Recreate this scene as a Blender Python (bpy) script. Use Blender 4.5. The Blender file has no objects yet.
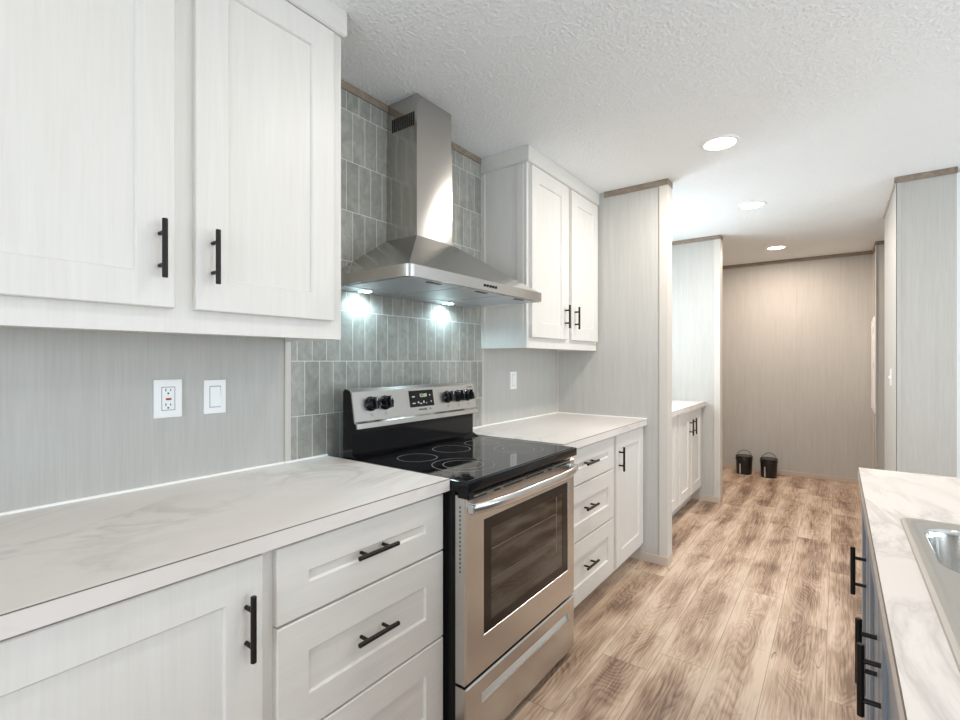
import bpy, bmesh, math, random
from mathutils import Vector, Matrix
random.seed(4)
sc = bpy.context.scene
C = sc.collection
PI = math.pi

# ---------------------------------------------------------------- camera, world, lights, exposure
FPX, HOR, CAMX, CAMZ = 485.0, 361.0, 1.633, 1.287
T = 358.0 / FPX
cam = bpy.data.objects.new('camera', bpy.data.cameras.new('camera'))
cam.data.sensor_width = 36.0
cam.data.lens = FPX / 960.0 * 36.0
cam.data.shift_y = (HOR - 360.0) / 960.0
cam.data.clip_start = 0.02
cam.location = (CAMX, 0, CAMZ)
cam.rotation_euler = (PI / 2, 0, math.atan(T))
C.objects.link(cam)
sc.camera = cam

w = bpy.data.worlds.new('world'); sc.world = w; w.use_nodes = True
bg = w.node_tree.nodes['Background']
bg.inputs[0].default_value = (0.80, 0.90, 1.0, 1)
bg.inputs[1].default_value = 1.5

vs = sc.view_settings
vs.view_transform = 'Standard'; vs.look = 'None'; vs.gamma = 1.0
vs.use_curve_mapping = False
vs.exposure = 0.21
sc.cycles.max_bounces = 10
sc.cycles.diffuse_bounces = 6
sc.cycles.caustics_reflective = False
sc.cycles.caustics_refractive = False
sc.cycles.sample_clamp_indirect = 6.0

def area(name, loc, direction, sx, sy, power, col, spread=PI):
    l = bpy.data.lights.new(name, 'AREA'); l.shape = 'RECTANGLE'
    l.size = sx; l.size_y = sy; l.energy = power; l.color = col; l.spread = spread
    o = bpy.data.objects.new(name, l); C.objects.link(o)
    o.location = loc
    o.rotation_euler = Vector(direction).to_track_quat('-Z', 'Z').to_euler()
    return o

DAY = (0.74, 0.89, 1.0)
# daylight lamps: nook window, plus unseen back and right windows added for light
area('added_daylight_back', (1.9, -2.62, 1.3), (0, 1, -0.12), 2.6, 1.9, 34, DAY)
area('added_daylight_right', (4.72, 0.9, 1.35), (-1, 0, 0.22), 2.8, 1.6, 47, DAY)
area('added_daylight_right_far', (4.72, 3.1, 1.35), (-1, 0, 0.3), 1.2, 1.6, 17, DAY)
area('daylight_nook', (-0.09, 4.0, 1.62), (1, 0, 0), 0.95, 0.95, 15, (0.78, 0.92, 1.0))

# ---------------------------------------------------------------- helpers
ORG = {}
def link_mesh(name, bm, mats, parent=None, origin=None, smooth=False):
    bmesh.ops.recalc_face_normals(bm, faces=bm.faces[:])
    if parent is not None:
        org = ORG[parent.name]
    else:
        org = Vector(origin) if origin is not None else Vector((0, 0, 0))
    bmesh.ops.translate(bm, verts=bm.verts[:], vec=-org)
    me = bpy.data.meshes.new(name); bm.to_mesh(me); bm.free()
    if not isinstance(mats, (list, tuple)): mats = [mats]
    for m in mats: me.materials.append(m)
    if smooth:
        for p in me.polygons: p.use_smooth = True
        try: me.set_sharp_from_angle(angle=math.radians(35))
        except Exception: pass
    o = bpy.data.objects.new(name, me); C.objects.link(o)
    if parent is not None: o.parent = parent
    else: o.location = org
    ORG[o.name] = org
    return o

def tag(o, label=None, cat=None, group=None, kind=None):
    if label: o['label'] = label
    if cat: o['category'] = cat
    if group: o['group'] = group
    if kind: o['kind'] = kind
    return o

def thing(name, label, cat, loc, group=None):
    o = bpy.data.objects.new(name, None); C.objects.link(o)
    o.location = loc; o.empty_display_size = 0.05
    ORG[o.name] = Vector(loc)
    return tag(o, label, cat, group)

def struct(name, bm, mats, smooth=False):
    return tag(link_mesh(name, bm, mats, smooth=smooth), kind='structure')

def box(bm, x0, x1, y0, y1, z0, z1, bev=0.0, seg=2, mi=0):
    vs_ = [bm.verts.new((x, y, z)) for x in (x0, x1) for y in (y0, y1) for z in (z0, z1)]
    F = [(0, 1, 3, 2), (4, 6, 7, 5), (0, 4, 5, 1), (2, 3, 7, 6), (0, 2, 6, 4), (1, 5, 7, 3)]
    fs = [bm.faces.new([vs_[i] for i in f]) for f in F]
    for f in fs: f.material_index = mi
    if bev > 0:
        es = list({e for f in fs for e in f.edges})
        bmesh.ops.bevel(bm, geom=es, offset=bev, segments=seg, profile=0.6, affect='EDGES', material=mi)
    return fs

def boxes(*args, bev=0.0):
    bm = bmesh.new()
    for a in args: box(bm, *a, bev=bev)
    return bm

def tube(bm, p0, p1, r, seg=16, r2=None, mi=0, bev=0.0):
    p0, p1 = Vector(p0), Vector(p1)
    d = (p1 - p0); L = d.length; q = d.to_track_quat('Z', 'Y')
    r2 = r if r2 is None else r2
    if bev > 0:
        prof = [(0, 0), (r - bev, 0), (r, bev), (r2, L - bev), (r2 - bev, L), (0, L)]
    else:
        prof = [(0, 0), (r, 0), (r2, L), (0, L)]
    lathe(bm, prof, seg, p0, q, mi)

def lathe(bm, prof, seg, loc=(0, 0, 0), q=None, mi=0):
    loc = Vector(loc)
    rings = []
    for (r, h) in prof:
        if r < 1e-7:
            v = Vector((0, 0, h)); v = (q @ v if q else v) + loc
            rings.append([bm.verts.new(v)])
        else:
            rg = []
            for k in range(seg):
                a = 2 * PI * k / seg
                v = Vector((r * math.cos(a), r * math.sin(a), h)); v = (q @ v if q else v) + loc
                rg.append(bm.verts.new(v))
            rings.append(rg)
    for a, b in zip(rings, rings[1:]):
        if len(a) == 1 and len(b) == 1: continue
        for k in range(seg):
            k2 = (k + 1) % seg
            if len(a) == 1: f = bm.faces.new((a[0], b[k], b[k2]))
            elif len(b) == 1: f = bm.faces.new((a[k], b[0], a[k2]))
            else: f = bm.faces.new((a[k], b[k], b[k2], a[k2]))
            f.material_index = mi

def loft(bm, rings, close=True, cap0=True, cap1=True, mi=0):
    R = [[bm.verts.new(p) for p in r] for r in rings]
    for a, b in zip(R, R[1:]):
        n = len(a)
        for k in range(n if close else n - 1):
            f = bm.faces.new((a[k], a[(k + 1) % n], b[(k + 1) % n], b[k])); f.material_index = mi
    if cap0: bm.faces.new(R[0]).material_index = mi
    if cap1: bm.faces.new(R[-1]).material_index = mi

def sweep(bm, pts, r, seg=10, flat=1.0, up=(0, 0, 1), mi=0):
    pts = [Vector(p) for p in pts]; up = Vector(up); rings = []
    for i, p in enumerate(pts):
        d = (pts[min(i + 1, len(pts) - 1)] - pts[max(i - 1, 0)]).normalized()
        s = d.cross(up).normalized(); u = s.cross(d).normalized()
        rings.append([p + s * (r * flat * math.cos(2 * PI * k / seg)) + u * (r * math.sin(2 * PI * k / seg)) for k in range(seg)])
    loft(bm, rings, mi=mi)

def rrect(x0, x1, y0, y1, r, z, n=6):
    out = []
    for cx, cy, a0 in ((x1 - r, y1 - r, 0), (x0 + r, y1 - r, PI / 2), (x0 + r, y0 + r, PI), (x1 - r, y0 + r, 1.5 * PI)):
        for k in range(n + 1):
            a = a0 + PI / 2 * k / n
            out.append(Vector((cx + r * math.cos(a), cy + r * math.sin(a), z)))
    return out

# ---------------------------------------------------------------- materials
class N:
    def __init__(s, name):
        s.m = bpy.data.materials.new(name); s.m.use_nodes = True
        s.t = s.m.node_tree; s.b = s.t.nodes['Principled BSDF']
    def n(s, typ, **kw):
        nd = s.t.nodes.new(typ)
        for k, v in kw.items():
            if k in nd.inputs: 
                s.put(nd.inputs[k], v)
            else: setattr(nd, k, v)
        return nd
    def put(s, sock, v):
        if isinstance(v, bpy.types.NodeSocket): s.t.links.new(v, sock)
        else: sock.default_value = v
    def set(s, **kw):
        for k, v in kw.items(): s.put(s.b.inputs[k.replace('_', ' ')], v)
    def coord(s, scale=(1, 1, 1), loc=(0, 0, 0), rot=(0, 0, 0)):
        g = s.n('ShaderNodeNewGeometry')
        mp = s.n('ShaderNodeMapping')
        s.t.links.new(g.outputs['Position'], mp.inputs['Vector'])
        mp.inputs['Scale'].default_value = scale; mp.inputs['Location'].default_value = loc
        mp.inputs['Rotation'].default_value = rot
        return mp.outputs[0]
    def noise(s, vec, scale=5, detail=4, rough=0.5, dist=0.0):
        nd = s.n('ShaderNodeTexNoise'); s.t.links.new(vec, nd.inputs['Vector'])
        nd.inputs['Scale'].default_value = scale; nd.inputs['Detail'].default_value = detail
        nd.inputs['Roughness'].default_value = rough; nd.inputs['Distortion'].default_value = dist
        return nd.outputs['Fac']
    def ramp(s, fac, stops):
        r = s.n('ShaderNodeValToRGB'); s.t.links.new(fac, r.inputs[0])
        el = r.color_ramp.elements
        while len(el) < len(stops): el.new(0.5)
        for e, (p, c) in zip(el, stops):
            e.position = p; e.color = (c[0], c[1], c[2], 1) if hasattr(c, '__len__') else (c, c, c, 1)
        return r.outputs[0]
    def mix(s, fac, a, b, mode='MIX'):
        m = s.n('ShaderNodeMix', data_type='RGBA', blend_type=mode)
        s.put(m.inputs[0], fac)
        for i, v in ((6, a), (7, b)):
            if isinstance(v, bpy.types.NodeSocket): s.t.links.new(v, m.inputs[i])
            else: m.inputs[i].default_value = (v[0], v[1], v[2], 1)
        return m.outputs[2]
    def math(s, op, a, b=0.0, c=0.0):
        m = s.n('ShaderNodeMath', operation=op)
        s.put(m.inputs[0], a); s.put(m.inputs[1], b); s.put(m.inputs[2], c)
        return m.outputs[0]
    def bump(s, h, strength=0.3, dist=0.01):
        b = s.n('ShaderNodeBump'); s.t.links.new(h, b.inputs['Height'])
        b.inputs['Strength'].default_value = strength; b.inputs['Distance'].default_value = dist
        s.t.links.new(b.outputs[0], s.b.inputs['Normal'])

def rgb(r, g, b):
    f = lambda c: (c / 255 / 12.92) if c / 255 <= 0.04045 else ((c / 255 + 0.055) / 1.055) ** 2.4
    return (f(r), f(g), f(b))
def c4(c): return (c[0], c[1], c[2], 1)

def plain(name, col, rough=0.5, metal=0.0, **kw):
    k = N(name); k.set(Base_Color=c4(col), Roughness=rough, Metallic=metal)
    for a, v in kw.items(): k.set(**{a: v})
    return k.m

def mat_wall():
    k = N('vertical_weave_wallpaper')
    a = k.noise(k.coord((1, 1, 0.035)), 170, 3, 0.6)
    b = k.noise(k.coord((1, 1, 0.03), (3, 1, 0)), 45, 3, 0.55)
    cc = k.noise(k.coord((1, 1, 0.6), (3, 7, 0)), 9, 2, 0.5)
    s = k.math('ADD', k.math('MULTIPLY', a, 0.55), k.math('ADD', k.math('MULTIPLY', b, 0.35), k.math('MULTIPLY', cc, 0.1)))
    k.set(Base_Color=k.ramp(s, [(0.30, rgb(179, 177, 172)), (0.52, rgb(188, 186, 181)), (0.72, rgb(196, 194, 189))]), Roughness=0.6)
    k.bump(s, 0.12, 0.002)
    return k.m
def mat_ceiling():
    k = N('stippled_ceiling_paint')
    v = k.coord()
    a = k.noise(v, 75, 2, 0.5, 0.3)
    r = k.ramp(a, [(0.44, 0.0), (0.66, 1.0)])
    m = k.noise(v, 4, 2, 0.5)
    h = k.math('MULTIPLY', r, k.math('MULTIPLY', m, 1.4))
    k.set(Base_Color=c4(rgb(243, 246, 247)), Roughness=0.9)
    k.bump(h, 0.42, 0.006)
    return k.m
def mat_cabinet(name='white_woodgrain_laminate', hz=False):
    k = N(name)
    sc_ = (1, 0.04, 1) if hz else (1, 1, 0.04)
    a = k.noise(k.coord(sc_), 120, 4, 0.6, 0.4)
    b = k.noise(k.coord(tuple(q * (1 if q > .5 else 2.2) for q in sc_), (2, 5, 1)), 18, 3, 0.6, 1.2)
    s = k.math('ADD', k.math('MULTIPLY', a, 0.55), k.math('MULTIPLY', b, 0.45))
    k.set(Base_Color=k.ramp(s, [(0.30, rgb(215, 210, 204)), (0.5, rgb(219, 215, 209)), (0.70, rgb(223, 219, 214))]), Roughness=0.42)
    k.bump(s, 0.08, 0.0015)
    return k.m
def mat_marble():
    k = N('pale_marble_laminate')
    v = k.coord((1, 0.55, 1), rot=(0, 0, 0.35))
    n1 = k.noise(v, 2.6, 6, 0.62, 1.3)
    vein = k.ramp(k.math('ABSOLUTE', k.math('SUBTRACT', n1, 0.5)), [(0.0, 0.0), (0.012, 0.35), (0.05, 1.0)])
    n2 = k.noise(k.coord((1, 0.5, 1), (4, 2, 0), (0, 0, 0.3)), 5.0, 6, 0.6, 0.8)
    vein2 = k.ramp(k.math('ABSOLUTE', k.math('SUBTRACT', n2, 0.52)), [(0.0, 0.55), (0.02, 1.0)])
    cloud = k.ramp(k.noise(v, 3.0, 4, 0.5), [(0.35, rgb(217, 209, 203)), (0.65, rgb(226, 220, 215))])
    mask = k.ramp(k.noise(k.coord((1, 1, 1), (9, 3, 0)), 1.7, 2, 0.5), [(0.42, 0.0), (0.62, 1.0)])
    f = k.math('MULTIPLY', k.math('MULTIPLY', k.math('SUBTRACT', 1.0, vein), 0.7), mask)
    col = k.mix(f, cloud, rgb(184, 177, 172))
    f2 = k.math('MULTIPLY', k.math('SUBTRACT', 1.0, vein2), 0.28)
    col = k.mix(f2, col, rgb(192, 186, 180))
    k.set(Base_Color=col, Roughness=0.38)
    return k.m
def mat_floor():
    k = N('rustic_oak_plank_floor')
    g = k.n('ShaderNodeNewGeometry'); sp = k.n('ShaderNodeSeparateXYZ')
    k.t.links.new(g.outputs['Position'], sp.inputs[0])
    W_, L_ = 0.198, 1.39
    xr = k.math('DIVIDE', k.math('ADD', sp.outputs[0], 19.8 - 0.008), W_)
    row = k.math('FLOOR', xr); fx = k.math('FRACT', xr)
    wn = k.n('ShaderNodeTexWhiteNoise', noise_dimensions='1D'); k.t.links.new(row, wn.inputs['W'])
    off = k.math('MULTIPLY', wn.outputs['Value'], 0.35)
    for rn, of in ((104, .647), (105, .80), (106, .300), (107, .070), (108, .875), (103, 0.2)):
        off = k.math('ADD', off, k.math('MULTIPLY', k.math('COMPARE', row, float(rn), 0.1), k.math('SUBTRACT', of, k.math('MULTIPLY', wn.outputs['Value'], 0.35))))
    yr = k.math('DIVIDE', k.math('ADD', k.math('SUBTRACT', sp.outputs[1], off), 13.9), L_)
    cell = k.math('FLOOR', yr); fy = k.math('FRACT', yr)
    cmb = k.n('ShaderNodeCombineXYZ'); k.t.links.new(row, cmb.inputs[0]); k.t.links.new(cell, cmb.inputs[1])
    wn2 = k.n('ShaderNodeTexWhiteNoise', noise_dimensions='3D'); k.t.links.new(cmb.outputs[0], wn2.inputs['Vector'])
    rnd = wn2.outputs['Value']
    # grain coordinates, shifted plank by plank
    gx = k.math('ADD', sp.outputs[0], k.math('MULTIPLY', rnd, 37.0))
    gy = k.math('ADD', sp.outputs[1], k.math('MULTIPLY', rnd, 11.0))
    def gv(sx, sy):
        cb = k.n('ShaderNodeCombineXYZ')
        k.t.links.new(k.math('MULTIPLY', gx, sx), cb.inputs[0]); k.t.links.new(k.math('MULTIPLY', gy, sy), cb.inputs[1])
        return cb.outputs[0]
    fine = k.noise(gv(140, 5.0), 1, 3, 0.6, 0.3)
    mid = k.noise(gv(17, 2.0), 1, 6, 0.62, 0.8)
    big = k.noise(gv(3.5, 2.3), 1, 2, 0.5, 0.6)
    ringf = k.noise(gv(4.6, 1.0), 1, 1.5, 0.4, 0.4)
    ringf = k.math('ADD', ringf, k.math('MULTIPLY', k.math('SUBTRACT', k.noise(gv(40, 10), 1, 3, 0.6), 0.5), 0.02))
    rings = k.math('FRACT', k.math('MULTIPLY', ringf, 42.0))
    line = k.ramp(rings, [(0.0, 1.0), (0.25, 0.2), (0.5, 0.0), (1.0, 0.7)])
    wob = k.math('MULTIPLY', k.math('SUBTRACT', k.noise(gv(3, 2.0), 1, 2, 0.5), 0.5), 0.9)
    heart = k.math('SUBTRACT', 1.0, k.math('ABSOLUTE', k.math('ADD', k.math('MULTIPLY', k.math('SUBTRACT', fx, 0.5), 2.0), wob)))
    heart = k.ramp(heart, [(0.05, 0.0), (0.75, 1.0)])
    def add(acc, src, amp, mid_=0.5):
        return k.math('ADD', acc, k.math('MULTIPLY', k.math('SUBTRACT', src, mid_), amp))
    s = add(0.524, mid, 0.32)
    s = add(s, fine, 0.34)
    s = add(s, big, 0.33)
    s = add(s, heart, -0.075, 0.45)
    s = add(s, k.math('MULTIPLY', line, k.math('ADD', k.math('MULTIPLY', heart, 0.85), 0.15)), -0.075, 0.2)
    s = add(s, rnd, 0.07)
    col = k.ramp(s, [(0.38, rgb(114, 90, 74)), (0.45, rgb(155, 129, 108)), (0.52, rgb(184, 158, 136)), (0.62, rgb(211, 190, 169))])
    kn = k.noise(gv(30, 3.0), 1, 5, 0.65, 2.4)
    knm = k.ramp(kn, [(0.66, 0.0), (0.72, 1.0)])
    col = k.mix(k.math('MULTIPLY', knm, 0.75), col, rgb(84, 62, 50))
    kn2 = k.noise(gv(9, 4.0), 1, 3, 0.55, 1.0)
    knm2 = k.ramp(kn2, [(0.66, 0.0), (0.76, 1.0)])
    col = k.mix(k.math('MULTIPLY', knm2, 0.5), col, rgb(104, 78, 62))
    sx_ = k.math('MINIMUM', fx, k.math('SUBTRACT', 1.0, fx))
    sy_ = k.math('MULTIPLY', k.math('MINIMUM', fy, k.math('SUBTRACT', 1.0, fy)), L_ / W_)
    seam = k.math('MINIMUM', sx_, sy_)
    sm = k.ramp(seam, [(0.0, 1.0), (0.011, 0.0)])
    col = k.mix(k.math('MULTIPLY', sm, 0.75), col, rgb(110, 84, 64))
    k.set(Base_Color=col, Roughness=k.ramp(mid, [(0.3, 0.36), (0.7, 0.5)]))
    k.bump(k.math('SUBTRACT', s, k.math('MULTIPLY', sm, 0.5)), 0.12, 0.002)
    return k.m
def mat_tile():
    k = N('stacked_grey_green_tile')
    g = k.n('ShaderNodeNewGeometry'); sp = k.n('ShaderNodeSeparateXYZ')
    k.t.links.new(g.outputs['Position'], sp.inputs[0])
    cb = k.n('ShaderNodeCombineXYZ')
    k.t.links.new(k.math('SUBTRACT', sp.outputs[1], 1.084 - 6.45), cb.inputs[0])
    k.t.links.new(k.math('SUBTRACT', sp.outputs[2], 0.8735), cb.inputs[1])
    br = k.n('ShaderNodeTexBrick', offset=0.5, offset_frequency=2)
    k.t.links.new(cb.outputs[0], br.inputs['Vector'])
    for a, v in (('Scale', 1.0), ('Mortar Size', 0.0011), ('Mortar Smooth', 0.15), ('Bias', 0.0), ('Brick Width', 0.0645), ('Row Height', 0.2065)):
        br.inputs[a].default_value = v
    br.inputs['Color1'].default_value = (0, 0, 0, 1); br.inputs['Color2'].default_value = (1, 1, 1, 1)
    br.inputs['Mortar'].default_value = (0.5, 0.5, 0.5, 1)
    n = k.noise(k.coord((1, 1, 0.7)), 24, 5, 0.65, 1.0)
    n = k.math('ADD', k.math('MULTIPLY', n, 0.8), k.math('MULTIPLY', br.outputs['Color'], 0.2))
    base = k.ramp(n, [(0.3, rgb(136, 135, 127)), (0.5, rgb(154, 153, 145)), (0.7, rgb(173, 171, 163))])
    col = k.mix(br.outputs['Fac'], base, rgb(226, 228, 222))
    k.set(Base_Color=col, Roughness=0.32)
    k.bump(k.math('SUBTRACT', 1.0, br.outputs['Fac']), 0.35, 0.0015)
    return k.m
def mat_trim():
    k = N('taupe_woodgrain_trim')
    a = k.noise(k.coord((0.6, 0.6, 1)), 30, 5, 0.65, 1.5)
    k.set(Base_Color=k.ramp(a, [(0.3, rgb(126, 110, 94)), (0.7, rgb(160, 145, 128))]), Roughness=0.55)
    return k.m
def mat_steel(name='brushed_steel', col=(0.60, 0.585, 0.565), axis=1, rough=0.27, aniso=0.0):
    k = N(name)
    k.set(Base_Color=c4(col), Metallic=1.0, Roughness=rough, Anisotropic=aniso)
    if aniso > 0:
        tg = k.n('ShaderNodeTangent', direction_type='RADIAL', axis='Z')
        k.t.links.new(tg.outputs[0], k.b.inputs['Tangent'])
        k.b.inputs['Anisotropic Rotation'].default_value = 0.25
    return k.m

M = {}
M['wall'] = mat_wall(); M['ceil'] = mat_ceiling(); M['cab'] = mat_cabinet(); M['cabh'] = mat_cabinet('white_woodgrain_laminate_crosswise', True)
M['marble'] = mat_marble(); M['floor'] = mat_floor(); M['tile'] = mat_tile(); M['trim'] = mat_trim()
M['steel'] = mat_steel(rough=.26); M['steelv'] = mat_steel('brushed_steel_upright', (0.55, 0.53, 0.505), 2, 0.15, .85)
M['sink'] = mat_steel('satin_sink_steel', (0.49, 0.47, 0.44), 1, 0.42)
M['bowl'] = mat_steel('polished_bowl_steel', (0.62, 0.61, 0.59), 1, 0.16)
M['handle'] = plain('oil_rubbed_black_metal', (0.018, 0.014, 0.012), 0.38, 0.6)
M['black'] = plain('black_enamel', (0.004, 0.004, 0.005), 0.09, 0.0, IOR=1.36)
M['displayglass'] = plain('dark_display_window', (0.008, 0.008, 0.008), 0.3, 0.0, IOR=1.3)
M['blackmat'] = plain('matt_black_side', (0.006, 0.006, 0.006), 0.4, 0.0, IOR=1.4)
M['glass'] = plain('black_ceramic_glass', (0.008, 0.008, 0.009), 0.05, 0.0, IOR=2.4)
M['ovenglass'] = plain('brown_tinted_oven_glass', (0.010, 0.007, 0.005), 0.04, 0.0, IOR=1.75)
M['ovenframe'] = plain('dark_brown_glass_border', (0.012, 0.007, 0.005), 0.12, 0.0, IOR=1.4)
M['dark'] = plain('dark_slot', (0.004, 0.004, 0.004), 0.8)
M['ring'] = plain('burner_print', (0.30, 0.30, 0.30), 0.4)
M['plate'] = plain('white_plastic', rgb(243, 243, 243), 0.35)
M['platedk'] = plain('plastic_shadow_gap', rgb(90, 92, 96), 0.6)
M['red'] = plain('red_plastic', rgb(165, 30, 30), 0.4)
M['trimbase'] = plain('greige_baseboard', rgb(196, 182, 168), 0.5)
M['caulk'] = plain('white_caulk', rgb(246, 246, 244), 0.5)
M['seam'] = plain('brown_laminate_edge', rgb(110, 92, 80), 0.6)
M['whitetrim'] = plain('pale_wall_batten', rgb(203, 197, 189), 0.55)
M['island'] = plain('slate_blue_cabinet_paint', rgb(138, 145, 156), 0.4)
M['print'] = plain('grey_print', rgb(80, 80, 82), 0.5)
M['filter'] = mat_steel('hood_filter_aluminium', (0.55, 0.57, 0.60), 1, 0.42)
M['bucket'] = plain('black_plastic_pail', (0.012, 0.010, 0.010), 0.35)
M['lid'] = plain('dark_pail_lid', (0.03, 0.028, 0.027), 0.3)
M['silverstrip'] = plain('white_stripe_sticker', rgb(190, 190, 195), 0.4)
M['wood'] = plain('raw_cabinet_inside', rgb(200, 180, 150), 0.6)
def emit(name, col, st):
    k = N(name); k.set(Base_Color=c4(col)); k.b.inputs['Emission Color'].default_value = c4(col); k.b.inputs['Emission Strength'].default_value = st
    return k.m
M['lens'] = emit('lit_downlight_lens', (1, 0.97, 0.92), 9.0)
M['lenswarm'] = emit('lit_downlight_lens_warm', (1, 0.9, 0.8), 9.0)
M['led'] = emit('lit_hood_led', (0.75, 0.95, 1.0), 25.0)
M['segd'] = emit('lit_display_digits', (0.55, 0.65, 0.45), 0.5)
M['icons'] = plain('pale_button_print', rgb(205, 205, 205), 0.5)

# ---------------------------------------------------------------- room shell
CZ = 2.43
X1, Y0, Y1 = 4.7, -2.6, 6.45
struct('floor', boxes((-0.1, X1 + .1, Y0 - .1, Y1 + .1, -0.05, 0)), M['floor'])
struct('ceiling', boxes((-0.1, X1 + .1, Y0 - .1, Y1 + .1, CZ, CZ + 0.05)), M['ceil'])
# left wall with the window opening of the nook
nw = (3.5, 4.5, 1.12, 2.12)
struct('wall_left', boxes((-0.1, 0, Y0 - .1, nw[0], 0, CZ), (-0.1, 0, nw[1], Y1 + .1, 0, CZ),
                          (-0.1, 0, nw[0], nw[1], 0, nw[2]), (-0.1, 0, nw[0], nw[1], nw[3], CZ)), M['wall'])
struct('wall_far', boxes((0, 3.1, Y1, Y1 + .1, 0, CZ)), M['wall'])
# back wall and right wall, unseen, with window openings added for the daylight lamps
struct('wall_back', boxes((-0.1, 0.55, Y0 - .1, Y0, 0, CZ), (3.25, X1 + .1, Y0 - .1, Y0, 0, CZ),
                          (0.55, 3.25, Y0 - .1, Y0, 0, 0.3), (0.55, 3.25, Y0 - .1, Y0, 2.28, CZ)), M['wall'])
struct('wall_right', boxes((X1, X1 + .1, Y0, -0.55, 0, CZ), (X1, X1 + .1, 2.35, 2.45, 0, CZ), (X1, X1 + .1, 3.75, 4.1, 0, CZ),
                           (X1, X1 + .1, -0.55, 3.75, 0, 0.5), (X1, X1 + .1, -0.55, 3.75, 2.2, CZ)), M['wall'])
struct('wall_partition_near', boxes((0, 0.765, 3.15, 3.235, 0, CZ)), M['wall'])
struct('wall_partition_far', boxes((0, 0.765, 4.83, 4.925, 0, CZ)), M['wall'])
struct('wall_stub_right', boxes((1.928, 2.197, 3.97, 4.97, 0, CZ)), M['wall'])
struct('wall_front_right', boxes((2.197, X1, 4.03, 4.13, 0, CZ)), M['wall'])
struct('wall_hall_return', boxes((1.93, 3.0, 5.985, Y1, 0, CZ)), M['wall'])
struct('wall_hall_side', boxes((3.0, 3.1, 4.13, Y1, 0, CZ)), M['wall'])

# ceiling-line trims and wall battens
tn = [0]
def trim(bm, mat):
    tn[0] += 1
    return struct('trim_%d' % tn[0], bm, mat)
TH = 0.035
trim(boxes((0.36, 0.768, 3.138, 3.15, CZ - TH, CZ)), M['trim'])
trim(boxes((0.765, 0.777, 3.138, 3.247, CZ - TH, CZ)), M['trim'])
trim(boxes((0, 0.768, 4.818, 4.83, CZ - TH, CZ)), M['trim'])
trim(boxes((0.765, 0.777, 4.818, 4.937, CZ - TH, CZ)), M['trim'])
trim(boxes((0.0, 1.93, Y1 - .014, Y1, CZ - TH, CZ)), M['trim'])
trim(boxes((1.917, 1.93, 5.973, Y1 - .014, CZ - TH, CZ), (1.93, 3.0, 5.973, 5.985, CZ - TH, CZ)), M['trim'])
trim(boxes((1.920, 1.928, 3.97, 4.97, CZ - .022, CZ)), M['trimbase'])
trim(boxes((1.915, 2.20, 3.957, 3.97, CZ - TH, CZ)), M['trim'])
trim(boxes((0, 0.014, 1.01, 2.205, 2.398, CZ)), M['trim'])
# corner posts of the two partitions and their battens
trim(boxes((0.765, 0.775, 3.143, 3.242, 0, CZ - TH), (0.722, 0.768, 3.143, 3.15, 0, CZ - TH), bev=.002), M['whitetrim'])
trim(boxes((0.765, 0.775, 4.823, 4.932, 0, CZ - TH), (0.722, 0.768, 4.823, 4.83, 0, CZ - TH), bev=.002), M['whitetrim'])
trim(boxes((1.225, 1.262, Y1 - .004, Y1, 0.05, CZ - TH), bev=.001), M['wall'])
trim(boxes((1.924, 1.948, 3.966, 3.97, 0, CZ - TH), (1.924, 1.928, 3.966, 3.99, 0, CZ - TH), bev=.001), M['wall'])
trim(boxes((2.199, 2.262, 4.012, 4.03, 0, CZ - .02), bev=.002), M['plate'])
trim(boxes((0, 0.009, 1.003, 1.026, 0.916, 1.357), bev=.002), M['whitetrim'])
trim(boxes((0, 0.007, 2.222, 2.240, 0.916, 1.357), bev=.002), M['whitetrim'])
trim(boxes((0, 0.012, 3.135, 3.15, 0.916, 1.357), bev=.002), M['whitetrim'])
trim(boxes((1.921, 1.93, 5.978, 6.03, 0, CZ - TH), (1.921, 1.93, Y1 - .05, Y1, 0, CZ - TH), bev=.002), M['whitetrim'])
def baseb(side, *bs): struct('baseboard_' + side, boxes(*bs, bev=.002), M['trimbase'])
baseb('far', (0, 1.93, Y1 - .012, Y1, 0, .05))
baseb('partition_near', (0.5, 0.768, 3.138, 3.15, 0, .055), (0.765, 0.777, 3.138, 3.247, 0, .055))
baseb('partition_far', (0.5, 0.768, 4.818, 4.83, 0, .055), (0.765, 0.777, 4.818, 4.937, 0, .055))
baseb('right', (1.916, 1.928, 3.97, 4.97, 0, .055), (1.918, 1.93, 5.985, Y1 - .012, 0, .055))
baseb('stub', (1.916, 2.197, 3.958, 3.97, 0, .055))
# window of the nook (seen only through the light it throws)
wf = boxes((-0.06, -0.02, nw[0], nw[0] + .04, nw[2], nw[3]), (-0.06, -0.02, nw[1] - .04, nw[1], nw[2], nw[3]),
           (-0.06, -0.02, nw[0] + .04, nw[1] - .04, nw[2], nw[2] + .04), (-0.06, -0.02, nw[0] + .04, nw[1] - .04, nw[3] - .04, nw[3]),
           bev=.003)
struct('window_1', wf, M['plate'])

# ---------------------------------------------------------------- backsplash
tag(link_mesh('tile_backsplash', boxes((0, 0.008, 1.026, 2.222, 0.87, 2.398)), M['tile']),
    'grey green upright tile backsplash with white grout behind the range and hood', 'backsplash')

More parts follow.
